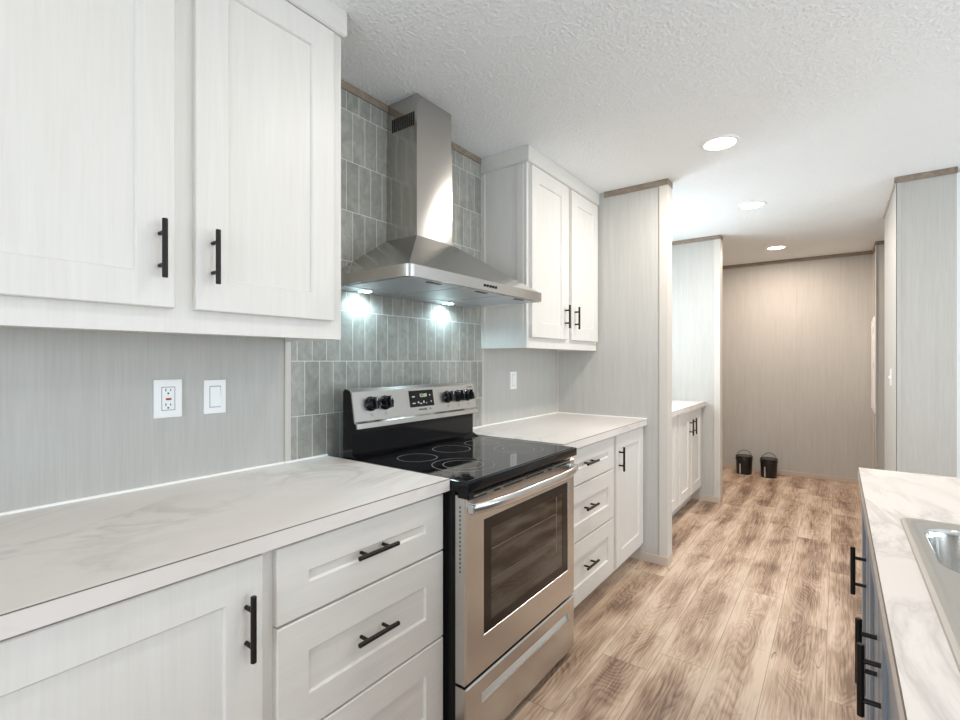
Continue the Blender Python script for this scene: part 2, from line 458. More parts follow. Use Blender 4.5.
# ---------------------------------------------------------------- shaker fronts, handles
def shaker(y0, y1, z0, z1, x0, t=0.02, rail=0.08, railz=None, dirx=1, depth=0.008):
    bm = bmesh.new()
    rz = rail if railz is None else railz
    def ring(iy, iz, x):
        return [(x, y0 + iy, z0 + iz), (x, y1 - iy, z0 + iz), (x, y1 - iy, z1 - iz), (x, y0 + iy, z1 - iz)]
    X = lambda d: x0 + dirx * d
    loft(bm, [ring(0, 0, X(0)), ring(0, 0, X(t - .0025)), ring(.0025, .0025, X(t)),
              ring(rail, rz, X(t)), ring(rail + .0035, rz + .0035, X(t - depth * .55)), ring(rail + .004, rz + .004, X(t - depth))])
    return bm

def pull(bm, p, length=0.138, axis='z', out=(1, 0, 0), cc=0.076, stand=0.03, r=0.0062):
    """bar pull; p = centre of the bar's foot line on the door face"""
    p = Vector(p); o = Vector(out); a = Vector((0, 0, 1)) if axis == 'z' else Vector((0, 1, 0))
    c = p + o * stand
    tube(bm, c - a * length / 2, c + a * length / 2, r, 14, bev=.001)
    for s in (-1, 1):
        f = p + a * (s * cc / 2)
        tube(bm, f - o * .001, f + o * stand, 0.0048, 10)

def add_front(cab, kind, y0, y1, z0, z1, x0, hy, hz, haxis, rail=.08, railz=None, dirx=1, mat='cab', stand=.03):
    f = link_mesh(kind, shaker(y0, y1, z0, z1, x0, rail=rail, railz=railz, dirx=dirx), M[mat], cab)
    if hy is not None:
        bm = bmesh.new(); pull(bm, (x0 + dirx * .02, hy, hz), axis=haxis, out=(dirx, 0, 0), stand=stand)
        link_mesh('handle', bm, M['handle'], f, smooth=True)
    return f

# ---------------------------------------------------------------- upper cabinets
def upper(name, label, y0, y1, doors, handles, z0=1.357, depth=.32):
    fx = depth
    t = thing(name, label, 'cabinet', (0.0, (y0 + y1) / 2, z0), 'white upper cabinets')
    bm = boxes((0.003, fx - .02, y0 + .004, y1 - .004, z0 + .012, CZ - .002),
               (fx - .02, fx, y0, y1, z0, CZ - .06),
               (0.003, fx - .02, y0, y0 + .006, z0, z0 + .03), (0.003, fx - .02, y1 - .006, y1, z0, z0 + .03))
    link_mesh('cabinet_body', bm, M['cab'], t)
    # side stiles on the end panels
    for a, b in ((0.003, .03), (fx - .06, fx - .02)):
        for c_, d in ((y0 - .003, y0 + .004), (y1 - .004, y1 + .003)):
            link_mesh('side_stile', boxes((a, b, c_, d, z0, CZ - .09)), M['cab'], t)
    cz = CZ - .083
    cr = bmesh.new()
    loft(cr, [[(0.003, y0 - .004, cz), (fx + .012, y0 - .004, cz), (fx + .012, y1 + .004, cz), (0.003, y1 + .004, cz)],
              [(0.003, y0 - .010, cz + .006), (fx + .018, y0 - .010, cz + .006), (fx + .018, y1 + .010, cz + .006), (0.003, y1 + .010, cz + .006)],
              [(0.003, y0 - .010, CZ - .001), (fx + .018, y0 - .010, CZ - .001), (fx + .018, y1 + .010, CZ - .001), (0.003, y1 + .010, CZ - .001)]])
    link_mesh('crown_moulding', cr, M['cabh'], t)
    for (a, b), h in zip(doors, handles):
        add_front(t, 'door', a, b, z0 + .058, CZ - .093, fx, h, 1.551, 'z')
    return t
upper('upper_cabinet', 'large white two-door upper cabinet close by at the left, above the outlet', 0.045, 1.010,
      [(0.093, 0.508), (0.555, 0.970)], [0.474, 0.595])
upper('upper_cabinet', 'white two-door upper cabinet between the steel hood and the wall partition', 2.218, 3.139,
      [(2.243, 2.670), (2.724, 3.122)], [2.632, 2.764], depth=.303)

# ---------------------------------------------------------------- base cabinets
FX = 0.605
def base(name, label, y0, y1, zb=.09, group='white base cabinets', cat='cabinet', x1=FX, mat='cab'):
    t = thing(name, label, cat, (0.3, (y0 + y1) / 2, 0), group)
    link_mesh('cabinet_body', boxes((0.003, x1, y0, y1, zb, .874)), M[mat], t)
    link_mesh('toe_kick', boxes((0.02, x1 - .075, y0 + .002, y1 - .002, 0, zb)), M[mat], t)
    return t
ZT, ZB = .865, .115
def drawers(t, y0, y1, hx):
    for z0, z1 in ((.690, ZT), (.417, .684), (ZB, .411)):
        rz = .073 if z1 == ZT else .082
        add_front(t, 'drawer', y0, y1, z0, z1, FX, hx, (z0 + z1) / 2 + (.006 if z1 == ZT else .012), 'y', railz=rz, mat='cabh')
t = base('base_cabinet', 'white base cabinet with one wide door at the lower left corner', -0.03, 0.588)
add_front(t, 'door', -0.01, 0.570, ZB, ZT, FX, .532, .728, 'z')
t = base('base_cabinet', 'white three-drawer base cabinet directly left of the range', 0.588, 1.178)
drawers(t, 0.603, 1.170, .878)
t = base('base_cabinet', 'white three-drawer base cabinet directly right of the range', 1.975, 2.651)
drawers(t, 1.99, 2.626, 2.275)
t = base('base_cabinet', 'narrow white one-door base cabinet against the near wall partition', 2.651, 3.147)
add_front(t, 'door', 2.671, 3.138, ZB, ZT, FX, 2.705, .728, 'z')
# nook base cabinets
t = base('base_cabinet', 'white base cabinet partly hidden behind the near wall partition', 3.24, 3.99, zb=.118)
add_front(t, 'door', 3.26, 3.60, ZB + .026, ZT, FX, 3.565, .728, 'z'); add_front(t, 'door', 3.63, 3.96, ZB + .026, ZT, FX, 3.66, .728, 'z')
t = base('base_cabinet', 'white two-door base cabinet in the nook against the far wall partition', 3.99, 4.81, zb=.118)
add_front(t, 'door', 4.01, 4.385, ZB + .026, ZT, FX, 4.345, .728, 'z'); add_front(t, 'door', 4.415, 4.79, ZB + .026, ZT, FX, 4.455, .728, 'z')

# ---------------------------------------------------------------- countertops
def counter(label, x0, x1, y0, y1, lip=(), hole=None):
    t = thing('countertop', label, 'countertop', ((x0 + x1) / 2, (y0 + y1) / 2, .875), 'pale marble-look countertops')
    bm = bmesh.new()
    if hole is None: box(bm, x0, x1, y0, y1, .875, .9125)
    else:
        hx0, hx1, hy0, hy1 = hole
        for b in ((x0, hx0, y0, y1), (hx1, x1, y0, y1), (hx0, hx1, y0, hy0), (hx0, hx1, hy1, y1)): box(bm, *b, .875, .9125)
    link_mesh('slab', bm, M['marble'], t)
    b = bmesh.new()
    if hole is None: box(b, x0 + .0012, x1 - .0012, y0 + .0012, y1 - .0012, .9125, .914)
    else:
        for q in ((x0 + .0012, hx0, y0 + .0012, y1 - .0012), (hx1, x1 - .0012, y0 + .0012, y1 - .0012), (hx0, hx1, y0 + .0012, hy0), (hx0, hx1, hy1, y1 - .0012)): box(b, *q, .9125, .914)
    link_mesh('top_sheet', b, M['marble'], t)
    e = bmesh.new()
    box(e, x0 - .0004, x1 + .0004, y0 - .0004, y0 + .004, .9108, .9126); box(e, x0 - .0004, x1 + .0004, y1 - .004, y1 + .0004, .9108, .9126)
    box(e, x0 - .0004, x0 + .004, y0 + .004, y1 - .004, .9108, .9126); box(e, x1 - .004, x1 + .0004, y0 + .004, y1 - .004, .9108, .9126)
    tag(link_mesh('edge_seam', e, M['seam'], t), 'thin brown seam line')
    if lip:
        link_mesh('caulk_line', boxes(*lip), M['caulk'], t)
    return t
counter('pale marble-look countertop left of the range, below the outlet', 0.001, .640, -0.05, 1.183,
        [(0.0005, .008, -0.05, 1.003, .914, .920), (0.0005, .015, 1.003, 1.183, .914, .920)])
counter('pale marble-look countertop right of the range, ending at the near partition', 0.001, .645, 1.970, 3.149,
        [(0.0005, .008, 2.24, 3.135, .914, .920), (0.0005, .015, 1.97, 2.24, .914, .920), (.012, .645, 3.143, 3.1495, .914, .920)])
counter('small stretch of pale countertop in the nook between the two partitions', 0.001, .655, 3.2365, 4.829)

# ---------------------------------------------------------------- island with sink
ISX = 1.718
def icab(label, y0, y1, doors):
    t = thing('island_cabinet', label, 'cabinet', (2.0, (y0 + y1) / 2, 0), 'blue grey island cabinets')
    link_mesh('cabinet_body', boxes((ISX, 1.735, y0, y1, .10, .874), (1.735, 2.36, y0, y0 + .018, .10, .874), (1.735, 2.36, y1 - .018, y1, .10, .874),
                                    (1.735, 2.36, y0 + .018, y1 - .018, .10, .12), (2.342, 2.36, y0 + .018, y1 - .018, .12, .874)), M['island'], t)
    link_mesh('toe_kick', boxes((ISX + .06, 2.34, y0 + .002, y1 - .002, 0, .10)), M['island'], t)
    for a, b, h in doors:
        add_front(t, 'door', a, b, ZB, ZT - .005, ISX, h, .674, 'z', dirx=-1, mat='island', stand=.03)
icab('blue grey island cabinet at the far end of the sink counter', 1.665, 2.12, [(1.69, 2.10, 1.79)])
icab('blue grey two-door island cabinet under the sink', .74, 1.665, [(.79, 1.227, 1.185), (1.247, 1.645, 1.30)])
counter('pale marble-look island countertop at the right with the steel sink set into it', 1.690, 2.60, .50, 2.157, hole=(1.770, 2.285, .735, 1.50))

s = thing('kitchen_sink', 'stainless steel double bowl sink set into the island countertop', 'sink', (2.03, 1.12, .72))
BX0, BX1 = 1.783, 2.19
bm = bmesh.new()
SX0, SX1, SY0, SY1 = 1.750, 2.31, .71, 1.532
bowls = ((1.165, 1.478), (.775, 1.085))
# deck with two rounded openings
z = .9195
outer = [(rrect(SX0, SX1, SY0, SY1, .03, .9142)), (rrect(SX0 + .002, SX1 - .002, SY0 + .002, SY1 - .002, .03, .9160)),
         (rrect(SX0 + .009, SX1 - .009, SY0 + .009, SY1 - .009, .028, .9170)), (rrect(SX0 + .018, SX1 - .018, SY0 + .018, SY1 - .018, .026, .9172)), (rrect(SX0 + .026, SX1 - .026, SY0 + .026, SY1 - .026, .024, .9152))]
loft(bm, outer, cap0=False, cap1=False)
bm.verts.ensure_lookup_table()
o_ring = bm.verts[-28:]
edges = []
def ring_edges(vs_):
    out = []
    for i in range(len(vs_)):
        a, b = vs_[i], vs_[(i + 1) % len(vs_)]
        e = bm.edges.get((a, b)) or bm.edges.new((a, b)); out.append(e)
    return out
edges += ring_edges(list(o_ring))
for (a, b) in bowls:
    vs_ = [bm.verts.new(p) for p in rrect(BX0, BX1, a, b, .065, .9152, 8)]
    edges += ring_edges(vs_)
bmesh.ops.triangle_fill(bm, use_beauty=True, use_dissolve=False, edges=edges)
link_mesh('deck', bm, M['sink'], s)
for (a, b) in bowls:
    bm = bmesh.new()
    def rr(i, z_, r): return rrect(BX0 + i, BX1 - i, a + i, b - i, r, z_, 8)
    loft(bm, [rr(0, .9153, .065), rr(.003, .912, .064), rr(.006, .90, .062), rr(.016, .76, .055), rr(.03, .735, .05), rr(.055, .725, .04)], cap0=False)
    bo = link_mesh('bowl', bm, M['bowl'], s, smooth=True)
    bm = bmesh.new(); cx, cy = (BX0 + BX1) / 2, (a + b) / 2
    lathe(bm, [(.0, .7255), (.02, .7255), (.04, .7275), (.044, .7262)], 24, (cx, cy, 0))
    link_mesh('drain', bm, M['sink'], bo, smooth=True)

# ---------------------------------------------------------------- range
RY0, RY1 = 1.187, 1.965
r = thing('electric_range', 'stainless steel electric range with black glass cooktop', 'range', (.4, (RY0 + RY1) / 2, 0))
bm = boxes((.10, .655, RY0 + .004, RY1 - .004, .03, .872))
for yy in (RY0 + .0015, ):
    for a, b in ((.10, .14), (.30, .36), (.60, .625), (.632, .648)): box(bm, a, b, yy, RY0 + .006, .05, .86)
link_mesh('body', bm, M['blackmat'], r)
for x_ in (.16, .60):
    for y_ in (RY0 + .05, RY1 - .05):
        bm = bmesh.new(); tube(bm, (x_, y_, 0), (x_, y_, .032), .018, 12); link_mesh('foot', bm, M['dark'], r)
# cooktop: enamel rim and glass
bm = bmesh.new(); box(bm, .10, .712, RY0, RY1, .874, .908, bev=.005, seg=2)
ck = link_mesh('cooktop', bm, M['black'], r, smooth=True)
bm = bmesh.new(); box(bm, .185, .700, RY0 + .012, RY1 - .012, .9075, .9105, bev=.0012, seg=1)
gl = link_mesh('glass_top', bm, M['glass'], ck)
bm = bmesh.new(); box(bm, .668, .7125, RY0 + .0, RY0 + .03, .855, .876, bev=.003); link_mesh('corner_cap', bm, M['black'], r)
for (cx, cy, rads) in ((.535, 1.385, (.115, .075)), (.315, 1.375, (.078,)), (.315, 1.795, (.078,)), (.535, 1.765, (.105, .068)), (.300, 1.600, (.082,))):
    bm = bmesh.new()
    for R_ in rads:
        n = 56
        a_ = [bm.verts.new((cx + (R_) * math.cos(2 * PI * k / n), cy + (R_) * math.sin(2 * PI * k / n), .9109)) for k in range(n)]
        b_ = [bm.verts.new((cx + (R_ - .0022) * math.cos(2 * PI * k / n), cy + (R_ - .0022) * math.sin(2 * PI * k / n), .9109)) for k in range(n)]
        for k in range(n): bm.faces.new((a_[k], a_[(k + 1) % n], b_[(k + 1) % n], b_[k]))
    link_mesh('burner_ring', bm, M['ring'], gl)
# backguard
bm = bmesh.new()
prof = [(.095, .90), (.095, 1.168), (.105, 1.178), (.133, 1.174), (.144, 1.163), (.163, 1.052), (.174, 1.045), (.176, 1.028), (.150, 1.022), (.150, .93), (.185, .912), (.185, .90)]
loft(bm, [[(a, RY0 + .006, b) for a, b in prof], [(a, RY1 - .017, b) for a, b in prof]])
bgd = link_mesh('backguard', bm, M['black'], r)
bm = bmesh.new()
pr2 = [(.118, 1.177), (.119, 1.182), (.139, 1.180), (.1505, 1.168), (.1705, 1.056), (.1825, 1.049), (.1845, 1.030), (.178, 1.030), (.176, 1.045), (.164, 1.052), (.145, 1.163), (.136, 1.174)]
loft(bm, [[(a, RY0 + .003, b) for a, b in pr2], [(a, RY1 - .014, b) for a, b in pr2]])
cp = link_mesh('control_panel', bm, M['steel'], bgd)
# panel face frame: points on the slanted face
P0 = Vector((.1505, 0, 1.168)); P1 = Vector((.1705, 0, 1.056)); dn = (P1 - P0).normalized(); nrm = Vector((-dn.z, 0, dn.x)).normalized()
if nrm.x < 0: nrm = -nrm
def face_pt(y, z, out=0.0):
    k = (P0.z - z) / (P0.z - P1.z); p = P0.lerp(P1, k) + nrm * out; return Vector((p.x, y, p.z))
def face_plate(bm, y0, y1, z0, z1, o0=-.002, o1=.002, mi=0):
    loft(bm, [[face_pt(y0, z0, o0), face_pt(y1, z0, o0), face_pt(y1, z1, o0), face_pt(y0, z1, o0)],
              [face_pt(y0, z0, o1), face_pt(y1, z0, o1), face_pt(y1, z1, o1), face_pt(y0, z1, o1)]], mi=mi)
for ky in (1.275, 1.350, 1.738, 1.815, 1.888):
    c0 = face_pt(ky, 1.119)
    bm = bmesh.new(); q = nrm.to_track_quat('Z', 'Y')
    lathe(bm, [(.0, 0), (.029, 0), (.029, .004), (.025, .006), (.023, .026), (.021, .030), (0, .030)], 24, c0, q)
    kb = link_mesh('knob', bm, M['black'], cp, smooth=True)
    bm = bmesh.new()
    up_ = -dn
    a_ = random.uniform(-.15, .15)
    gd = (up_ * math.cos(a_) + Vector((0, 1, 0)) * math.sin(a_)); sd = nrm.cross(gd)
    rg = []
    for h_, l_, w_ in ((.024, .025, .0075), (.040, .023, .0055), (.042, .021, .004)):
        rg.append([c0 + nrm * h_ + gd * (sa * l_) + sd * (sb * w_) for sa, sb in ((-1, -1), (1, -1), (1, 1), (-1, 1))])
    loft(bm, rg); link_mesh('grip', bm, M['black'], kb)
    bm = bmesh.new(); c1 = c0 + nrm * .0425 + gd * .014
    loft(bm, [[c1 + gd * (sa * .007) + sd * (sb * .0012) + nrm * (j * .0004) for sa, sb in ((-1, -1), (1, -1), (1, 1), (-1, 1))] for j in (-1, 1)])
    link_mesh('pointer', bm, M['icons'], kb)
    # small printed mark below
bm = bmesh.new(); face_plate(bm, 1.490, 1.640, 1.088, 1.158)
dsp = link_mesh('display', bm, M['displayglass'], cp)
def text(s_, name, size, origin, mat, parent, xdir=(0, 1, 0), ydir=None, depth=.0004, align='CENTER'):
    cu = bpy.data.curves.new(name, 'FONT'); cu.body = s_; cu.size = size; cu.extrude = depth; cu.align_x = align; cu.align_y = 'CENTER'
    cu.resolution_u = 2
    to = bpy.data.objects.new(name + '_tmp', cu); C.objects.link(to)
    bpy.context.view_layer.update()
    dg = bpy.context.evaluated_depsgraph_get()
    me = bpy.data.meshes.new_from_object(to.evaluated_get(dg))
    C.objects.unlink(to); bpy.data.objects.remove(to)
    bm_ = bmesh.new(); bm_.from_mesh(me); bpy.data.meshes.remove(me)
    xd = Vector(xdir); yd = Vector(ydir) if ydir else -dn; nd = xd.cross(yd)
    Mx = Matrix((xd, yd, nd)).transposed().to_4x4(); Mx.translation = Vector(origin)
    bmesh.ops.transform(bm_, matrix=Mx, verts=bm_.verts[:])
    for v_ in bm_.verts: pass
    return link_mesh(name, bm_, mat, parent)
text('12:00', 'clock_digits', .021, face_pt(1.574, 1.135, .0026), M['segd'], dsp)
bm = bmesh.new()
for (yy, zz, w_, h_) in ((1.513, 1.132, .016, .005), (1.617, 1.135, .006, .006), (1.512, 1.104, .018, .004), (1.540, 1.107, .008, .007), (1.555, 1.101, .012, .004), (1.574, 1.107, .007, .010), (1.590, 1.102, .005, .004), (1.622, 1.107, .005, .006)):
    bm = bmesh.new(); face_plate(bm, yy - w_ / 2, yy + w_ / 2, zz - h_ / 2, zz + h_ / 2, .001, .0026)
    link_mesh('button_mark', bm, M['icons'], dsp)
text('FRIGIDAIRE', 'brand_lettering', .0105, face_pt(1.565, 1.075, .0006), M['print'], cp)
bm = bmesh.new(); face_plate(bm, 1.610, 1.616, 1.072, 1.079, 0, .001); link_mesh('brand_mark', bm, M['print'], cp)
text('EvenTemp', 'series_lettering', .009, face_pt(1.915, 1.158, .0006), M['print'], cp)
n = 18
for ky in (1.275, 1.350, 1.738, 1.815, 1.888):
    bm = bmesh.new(); c0 = face_pt(ky, 1.077, .0006)
    for R0, R1 in ((.0055, .0042),):
        va = [bm.verts.new(c0 + Vector((0, R0 * math.cos(2 * PI * k / n), 0)) - dn * (R0 * math.sin(2 * PI * k / n))) for k in range(n)]
        vb = [bm.verts.new(c0 + Vector((0, R1 * math.cos(2 * PI * k / n), 0)) - dn * (R1 * math.sin(2 * PI * k / n))) for k in range(n)]
        for k in range(n): bm.faces.new((va[k], va[(k + 1) % n], vb[(k + 1) % n], vb[k]))
    link_mesh('burner_mark', bm, M['print'], cp)

# oven door
DX0, DX1 = .658, .700
WY0, WY1, WZ0, WZ1 = 1.285, 1.902, .388, .768
DZ0, DZ1 = .268, .862
bm = bmesh.new()
def rg(x, y0, y1, z0, z1): return [(x, y0, z0), (x, y1, z0), (x, y1, z1), (x, y0, z1)]
loft(bm, [rg(DX0, RY0 + .003, RY1 - .003, DZ0, DZ1), rg(DX1 - .006, RY0 + .003, RY1 - .003, DZ0, DZ1), rg(DX1, RY0 + .008, RY1 - .008, DZ0 + .005, DZ1 - .006),
          rg(DX1, WY0, WY1, WZ0, WZ1), rg(DX1 - .004, WY0 + .002, WY1 - .002, WZ0 + .002, WZ1 - .002)])
od = link_mesh('oven_door', bm, M['steel'], r)
bm = bmesh.new()
loft(bm, [rg(DX1 - .0045, WY0 + .002, WY1 - .002, WZ0 + .002, WZ1 - .002), rg(DX1 - .002, WY0 + .002, WY1 - .002, WZ0 + .002, WZ1 - .002),
          rg(DX1 - .002, WY0 + .045, WY1 - .05, WZ0 + .035, WZ1 - .04), rg(DX1 - .0035, WY0 + .046, WY1 - .051, WZ0 + .036, WZ1 - .041)])
wfm = link_mesh('window_border', bm, M['ovenframe'], od)
bm = bmesh.new(); box(bm, DX1 - .0045, DX1 - .0028, WY0 + .044, WY1 - .049, WZ0 + .034, WZ1 - .039)
wgl = link_mesh('window_glass', bm, M['ovenglass'], od)
# oven racks seen through the glass as thin pale lines
bm = boxes((DX1 - .0029, DX1 - .0026, WY0 + .05, WY1 - .10, .655, .6575), (DX1 - .0029, DX1 - .0026, WY0 + .05, WY1 - .10, .552, .5545),
           (DX1 - .0029, DX1 - .0026, WY1 - .105, WY1 - .100, .50, WZ1 - .045))
M['rack'] = plain('dim_oven_rack', rgb(120, 105, 92), 0.4)
link_mesh('oven_rack', bm, M['rack'], wgl)
# vent slots in the door top trim
bm = bmesh.new()
for a, b in ((1.20, 1.30), (1.345, 1.38), (1.405, 1.53), (1.55, 1.69), (1.72, 1.75), (1.80, 1.92)):
    tag(link_mesh('vent_slot', boxes((DX1 - .004, DX1 + .0008, a, b, .848, .853)), M['dark'], od), 'short dark slot')
bm = bmesh.new()
for k in range(16): box(bm, DX1 - .025, DX1 - .022, RY0 + .0022, RY0 + .004, .62 + k * .0135, .627 + k * .0135)
tag(link_mesh('side_perforation', bm, M['dark'], od), 'column of tiny dark holes')
# bowed handle
bm = bmesh.new(); pts = []
for k in range(25):
    u = k / 24; y = RY0 + .014 + u * (RY1 - RY0 - .028)
    e = 1 - (2 * u - 1) ** 4
    pts.append((DX1 + .012 + .043 * e, y, .823 + .004 * e))
sweep(bm, pts, .017, 14, flat=.62)
for yy in (RY0 + .022, RY1 - .022): box(bm, DX1 - .001, DX1 + .024, yy - .012, yy + .012, .810, .838, bev=.004)
link_mesh('handle', bm, mat_steel('bright_handle_steel', (.66, .65, .64), 1, .2), od, smooth=True)
# storage drawer with its slot
bm = bmesh.new(); SZ0, SZ1 = .172, .207; A0, A1 = 1.275, 1.905
x = DX1
loft(bm, [rg(DX0, RY0 + .003, RY1 - .003, .035, .258), rg(x - .005, RY0 + .003, RY1 - .003, .035, .258), rg(x, RY0 + .008, RY1 - .008, .04, .253),
          rg(x, A0, A1, SZ0, SZ1), rg(x - .020, A0 + .0, A1 - .0, SZ0, SZ1 + .0)])
dw = link_mesh('storage_drawer', bm, M['steel'], r)
bm = boxes((x - .0195, x - .004, A0 + .001, A1 - .001, SZ0 + .0005, SZ0 + .004))
loft(bm, [[(x - .019, A0 + .001, SZ1 - .004), (x - .019, A1 - .001, SZ1 - .004), (x - .019, A1 - .001, SZ0 + .003), (x - .019, A0 + .001, SZ0 + .003)],
          [(x - .018, A0 + .001, SZ1 - .004), (x - .018, A1 - .001, SZ1 - .004), (x - .006, A1 - .001, SZ0 + .003), (x - .006, A0 + .001, SZ0 + .003)]])
link_mesh('finger_pull', bm, mat_steel('light_pull_steel', (.80, .80, .79), 1, .35), dw)

# ---------------------------------------------------------------- range hood
HY0, HY1, HX, HZ0, HZ1 = 1.175, 2.105, .468, 1.577, 1.619
CY0, CY1, CX = 1.498, 1.732, .194
h = thing('range_hood', 'stainless steel chimney range hood with sloping canopy above the range', 'range hood', (.009, (HY0 + HY1) / 2, HZ0))
def hring(x0, x1, y0, y1, z, r_, n=5):
    out = [(x0, y0, z)]
    for k in range(n + 1):
        a = -PI / 2 + PI / 2 * k / n; out.append((x1 - r_ + r_ * math.cos(a), y0 + r_ + r_ * math.sin(a), z))
    for k in range(n + 1):
        a = PI / 2 * k / n; out.append((x1 - r_ + r_ * math.cos(a), y1 - r_ + r_ * math.sin(a), z))
    out.append((x0, y1, z)); return out
bm = bmesh.new()
loft(bm, [hring(.009, HX - .012, HY0 + .010, HY1 - .010, HZ0 + .010, .02), hring(.009, HX - .010, HY0 + .008, HY1 - .008, HZ0 + .0005, .02),
          hring(.009, HX, HY0, HY1, HZ0, .028), hring(.009, HX, HY0, HY1, HZ1, .028), hring(.009, HX - .008, HY0 + .008, HY1 - .008, HZ1 + .001, .024)])
hb = link_mesh('canopy_rim', bm, M['steel'], h, smooth=True)
bm = bmesh.new()
q4 = lambda a, b, c_, d, z: [(a, c_, z), (b, c_, z), (b, d, z), (a, d, z)]
loft(bm, [q4(.009, HX - .010, HY0 + .010, HY1 - .010, HZ1 + .0005), q4(.009, CX + .006, CY0 - .006, CY1 + .006, 1.820), q4(.009, CX + .006, CY0 - .006, CY1 + .006, 1.824)])
link_mesh('canopy', bm, mat_steel('canopy_steel', (.52, .505, .485), 1, .16, .6), h)
link_mesh('chimney_lower', boxes((.009, CX, CY0, CY1, 1.822, 2.238)), M['steelv'], h)
cu_ = link_mesh('chimney_upper', boxes((.009, CX - .003, CY0 + .003, CY1 - .003, 2.236, CZ - .002)), M['steelv'], h)
for k in range(11):
    xx = .040 + k * .0128
    tag(link_mesh('vent_slot', boxes((xx, xx + .0075, CY0 + .0015, CY0 + .004, 2.297, 2.355)), M['dark'], cu_), 'upright dark slot')
for k in range(5):
    bm = bmesh.new(); p = (HX + .003, 1.612 + k * .020, HZ0 + .021); tube(bm, (HX - .001, p[1], p[2]), p, .0058, 14)
    tag(link_mesh('control_button', bm, M['black'], hb, smooth=True), 'small dark round button')
# underside: three filters, lamp rail
ys = [HY0 + .02 + k * (HY1 - HY0 - .04) / 3 for k in range(4)]
for k in range(3):
    bm = bmesh.new(); box(bm, .12, HX - .022, ys[k] + .004, ys[k + 1] - .004, HZ0 - .001, HZ0 + .006, bev=.002, seg=1)
    f_ = link_mesh('grease_filter', bm, M['filter'], h)
    yc = (ys[k] + ys[k + 1]) / 2
    link_mesh('latch', boxes((HX - .048, HX - .030, yc - .035, yc + .035, HZ0 - .004, HZ0 + .0), bev=.001), M['print'], f_)
link_mesh('filter_gap_shade', boxes((.114, HX - .014, HY0 + .012, HY1 - .012, HZ0 + .006, HZ0 + .0095)), M['dark'], h)  # dark backing sheet standing in for shade in the filter gaps
link_mesh('lamp_rail', boxes((.012, .114, HY0 + .012, HY1 - .012, HZ0 - .002, HZ0 + .008)), M['filter'], h)
LEDY = (1.335, 1.87)
for yy in LEDY:
    bm = bmesh.new(); lathe(bm, [(0, -.0005), (.026, -.0005), (.026, .003), (.032, .003), (.034, 0.002)], 20, (.055, yy, HZ0 - .0028)); 
    hl = link_mesh('hood_lamp', bm, M['led'], h)
    l = bpy.data.lights.new('hood_spot', 'SPOT'); l.energy = 4.6; l.color = (.62, .88, 1.0); l.spot_size = 2.9; l.spot_blend = .5; l.shadow_soft_size = .03
    lo = bpy.data.objects.new('hood_spot', l); C.objects.link(lo); lo.location = (.055, yy, HZ0 - .008); lo.rotation_euler = (0, 0, 0)

# ---------------------------------------------------------------- outlets and switches
def plate(name, label, cat, y0, y1, z0, z1, xw=0.0, group=None):
    t = thing(name, label, cat, (xw, (y0 + y1) / 2, (z0 + z1) / 2), group)
    bm = bmesh.new(); box(bm, xw, xw + .006, y0, y1, z0, z1, bev=.002)
    p = link_mesh('cover_plate', bm, M['plate'], t)
    return t, p
y0, y1, z0, z1 = .581, .658, 1.116, 1.231
t, p = plate('power_outlet', 'white outlet plate with red reset button on the wall left of the range', 'outlet', y0, y1, z0, z1)
yc, zc = (y0 + y1) / 2, (z0 + z1) / 2
bm = bmesh.new(); box(bm, .004, .0062, yc - .0185, yc + .0185, zc - .0355, zc + .0355); link_mesh('recess_gap', bm, M['platedk'], t)
bm = bmesh.new(); box(bm, .004, .0075, yc - .0170, yc + .0170, zc - .034, zc + .034, bev=.001, seg=1); rc = link_mesh('receptacle', bm, M['plate'], t)
for s_ in (1, -1):
    bm = bmesh.new(); zz = zc + s_ * .022 + .002
    box(bm, .0073, .0079, yc - .0085, yc - .0062, zz - .002, zz + .006); box(bm, .0073, .0079, yc + .0045, yc + .0068, zz - .001, zz + .005)
    tube(bm, (.0073, yc - .001, zz - .008), (.0079, yc - .001, zz - .008), .0026, 12)
    tag(link_mesh('slots', bm, M['dark'], rc), 'dark plug slots')
bm = bmesh.new(); box(bm, .0073, .0085, yc - .0075, yc + .0075, zc - .0045, zc + .0015); tag(link_mesh('reset_button', bm, M['red'], rc), 'red reset button')
bm = bmesh.new(); box(bm, .0073, .0085, yc - .0075, yc + .0075, zc + .004, zc + .008); link_mesh('test_button', bm, M['plate'], rc)
y0, y1, z0, z1 = .722, .791, 1.117, 1.226
t, p = plate('light_switch', 'white rocker light switch just right of the outlet', 'switch', y0, y1, z0, z1)
yc, zc = (y0 + y1) / 2, (z0 + z1) / 2
bm = bmesh.new(); box(bm, .004, .0062, yc - .0175, yc + .0175, zc - .0345, zc + .0345); link_mesh('recess_gap', bm, M['platedk'], t)
bm = bmesh.new()
loft(bm, [[(.004, yc - .0162, zc - .033), (.004, yc + .0162, zc - .033), (.004, yc + .0162, zc + .033), (.004, yc - .0162, zc + .033)],
          [(.0105, yc - .0160, zc - .0325), (.0105, yc + .0160, zc - .0325), (.0070, yc + .0160, zc + .0325), (.0070, yc - .0160, zc + .0325)]])
link_mesh('rocker', bm, M['plate'], t)
y0, y1, z0, z1 = 2.525, 2.594, 1.112, 1.221
t, p = plate('light_switch', 'white switch plate on the wall above the counter right of the range', 'switch', y0, y1, z0, z1)
yc, zc = (y0 + y1) / 2, (z0 + z1) / 2
link_mesh('recess_gap', boxes((.004, .0062, yc - .0175, yc + .0175, zc - .0345, zc + .0345)), M['platedk'], t)
link_mesh('rocker', boxes((.004, .008, yc - .0162, yc + .0162, zc - .033, zc + .033), bev=.001), M['plate'], t)
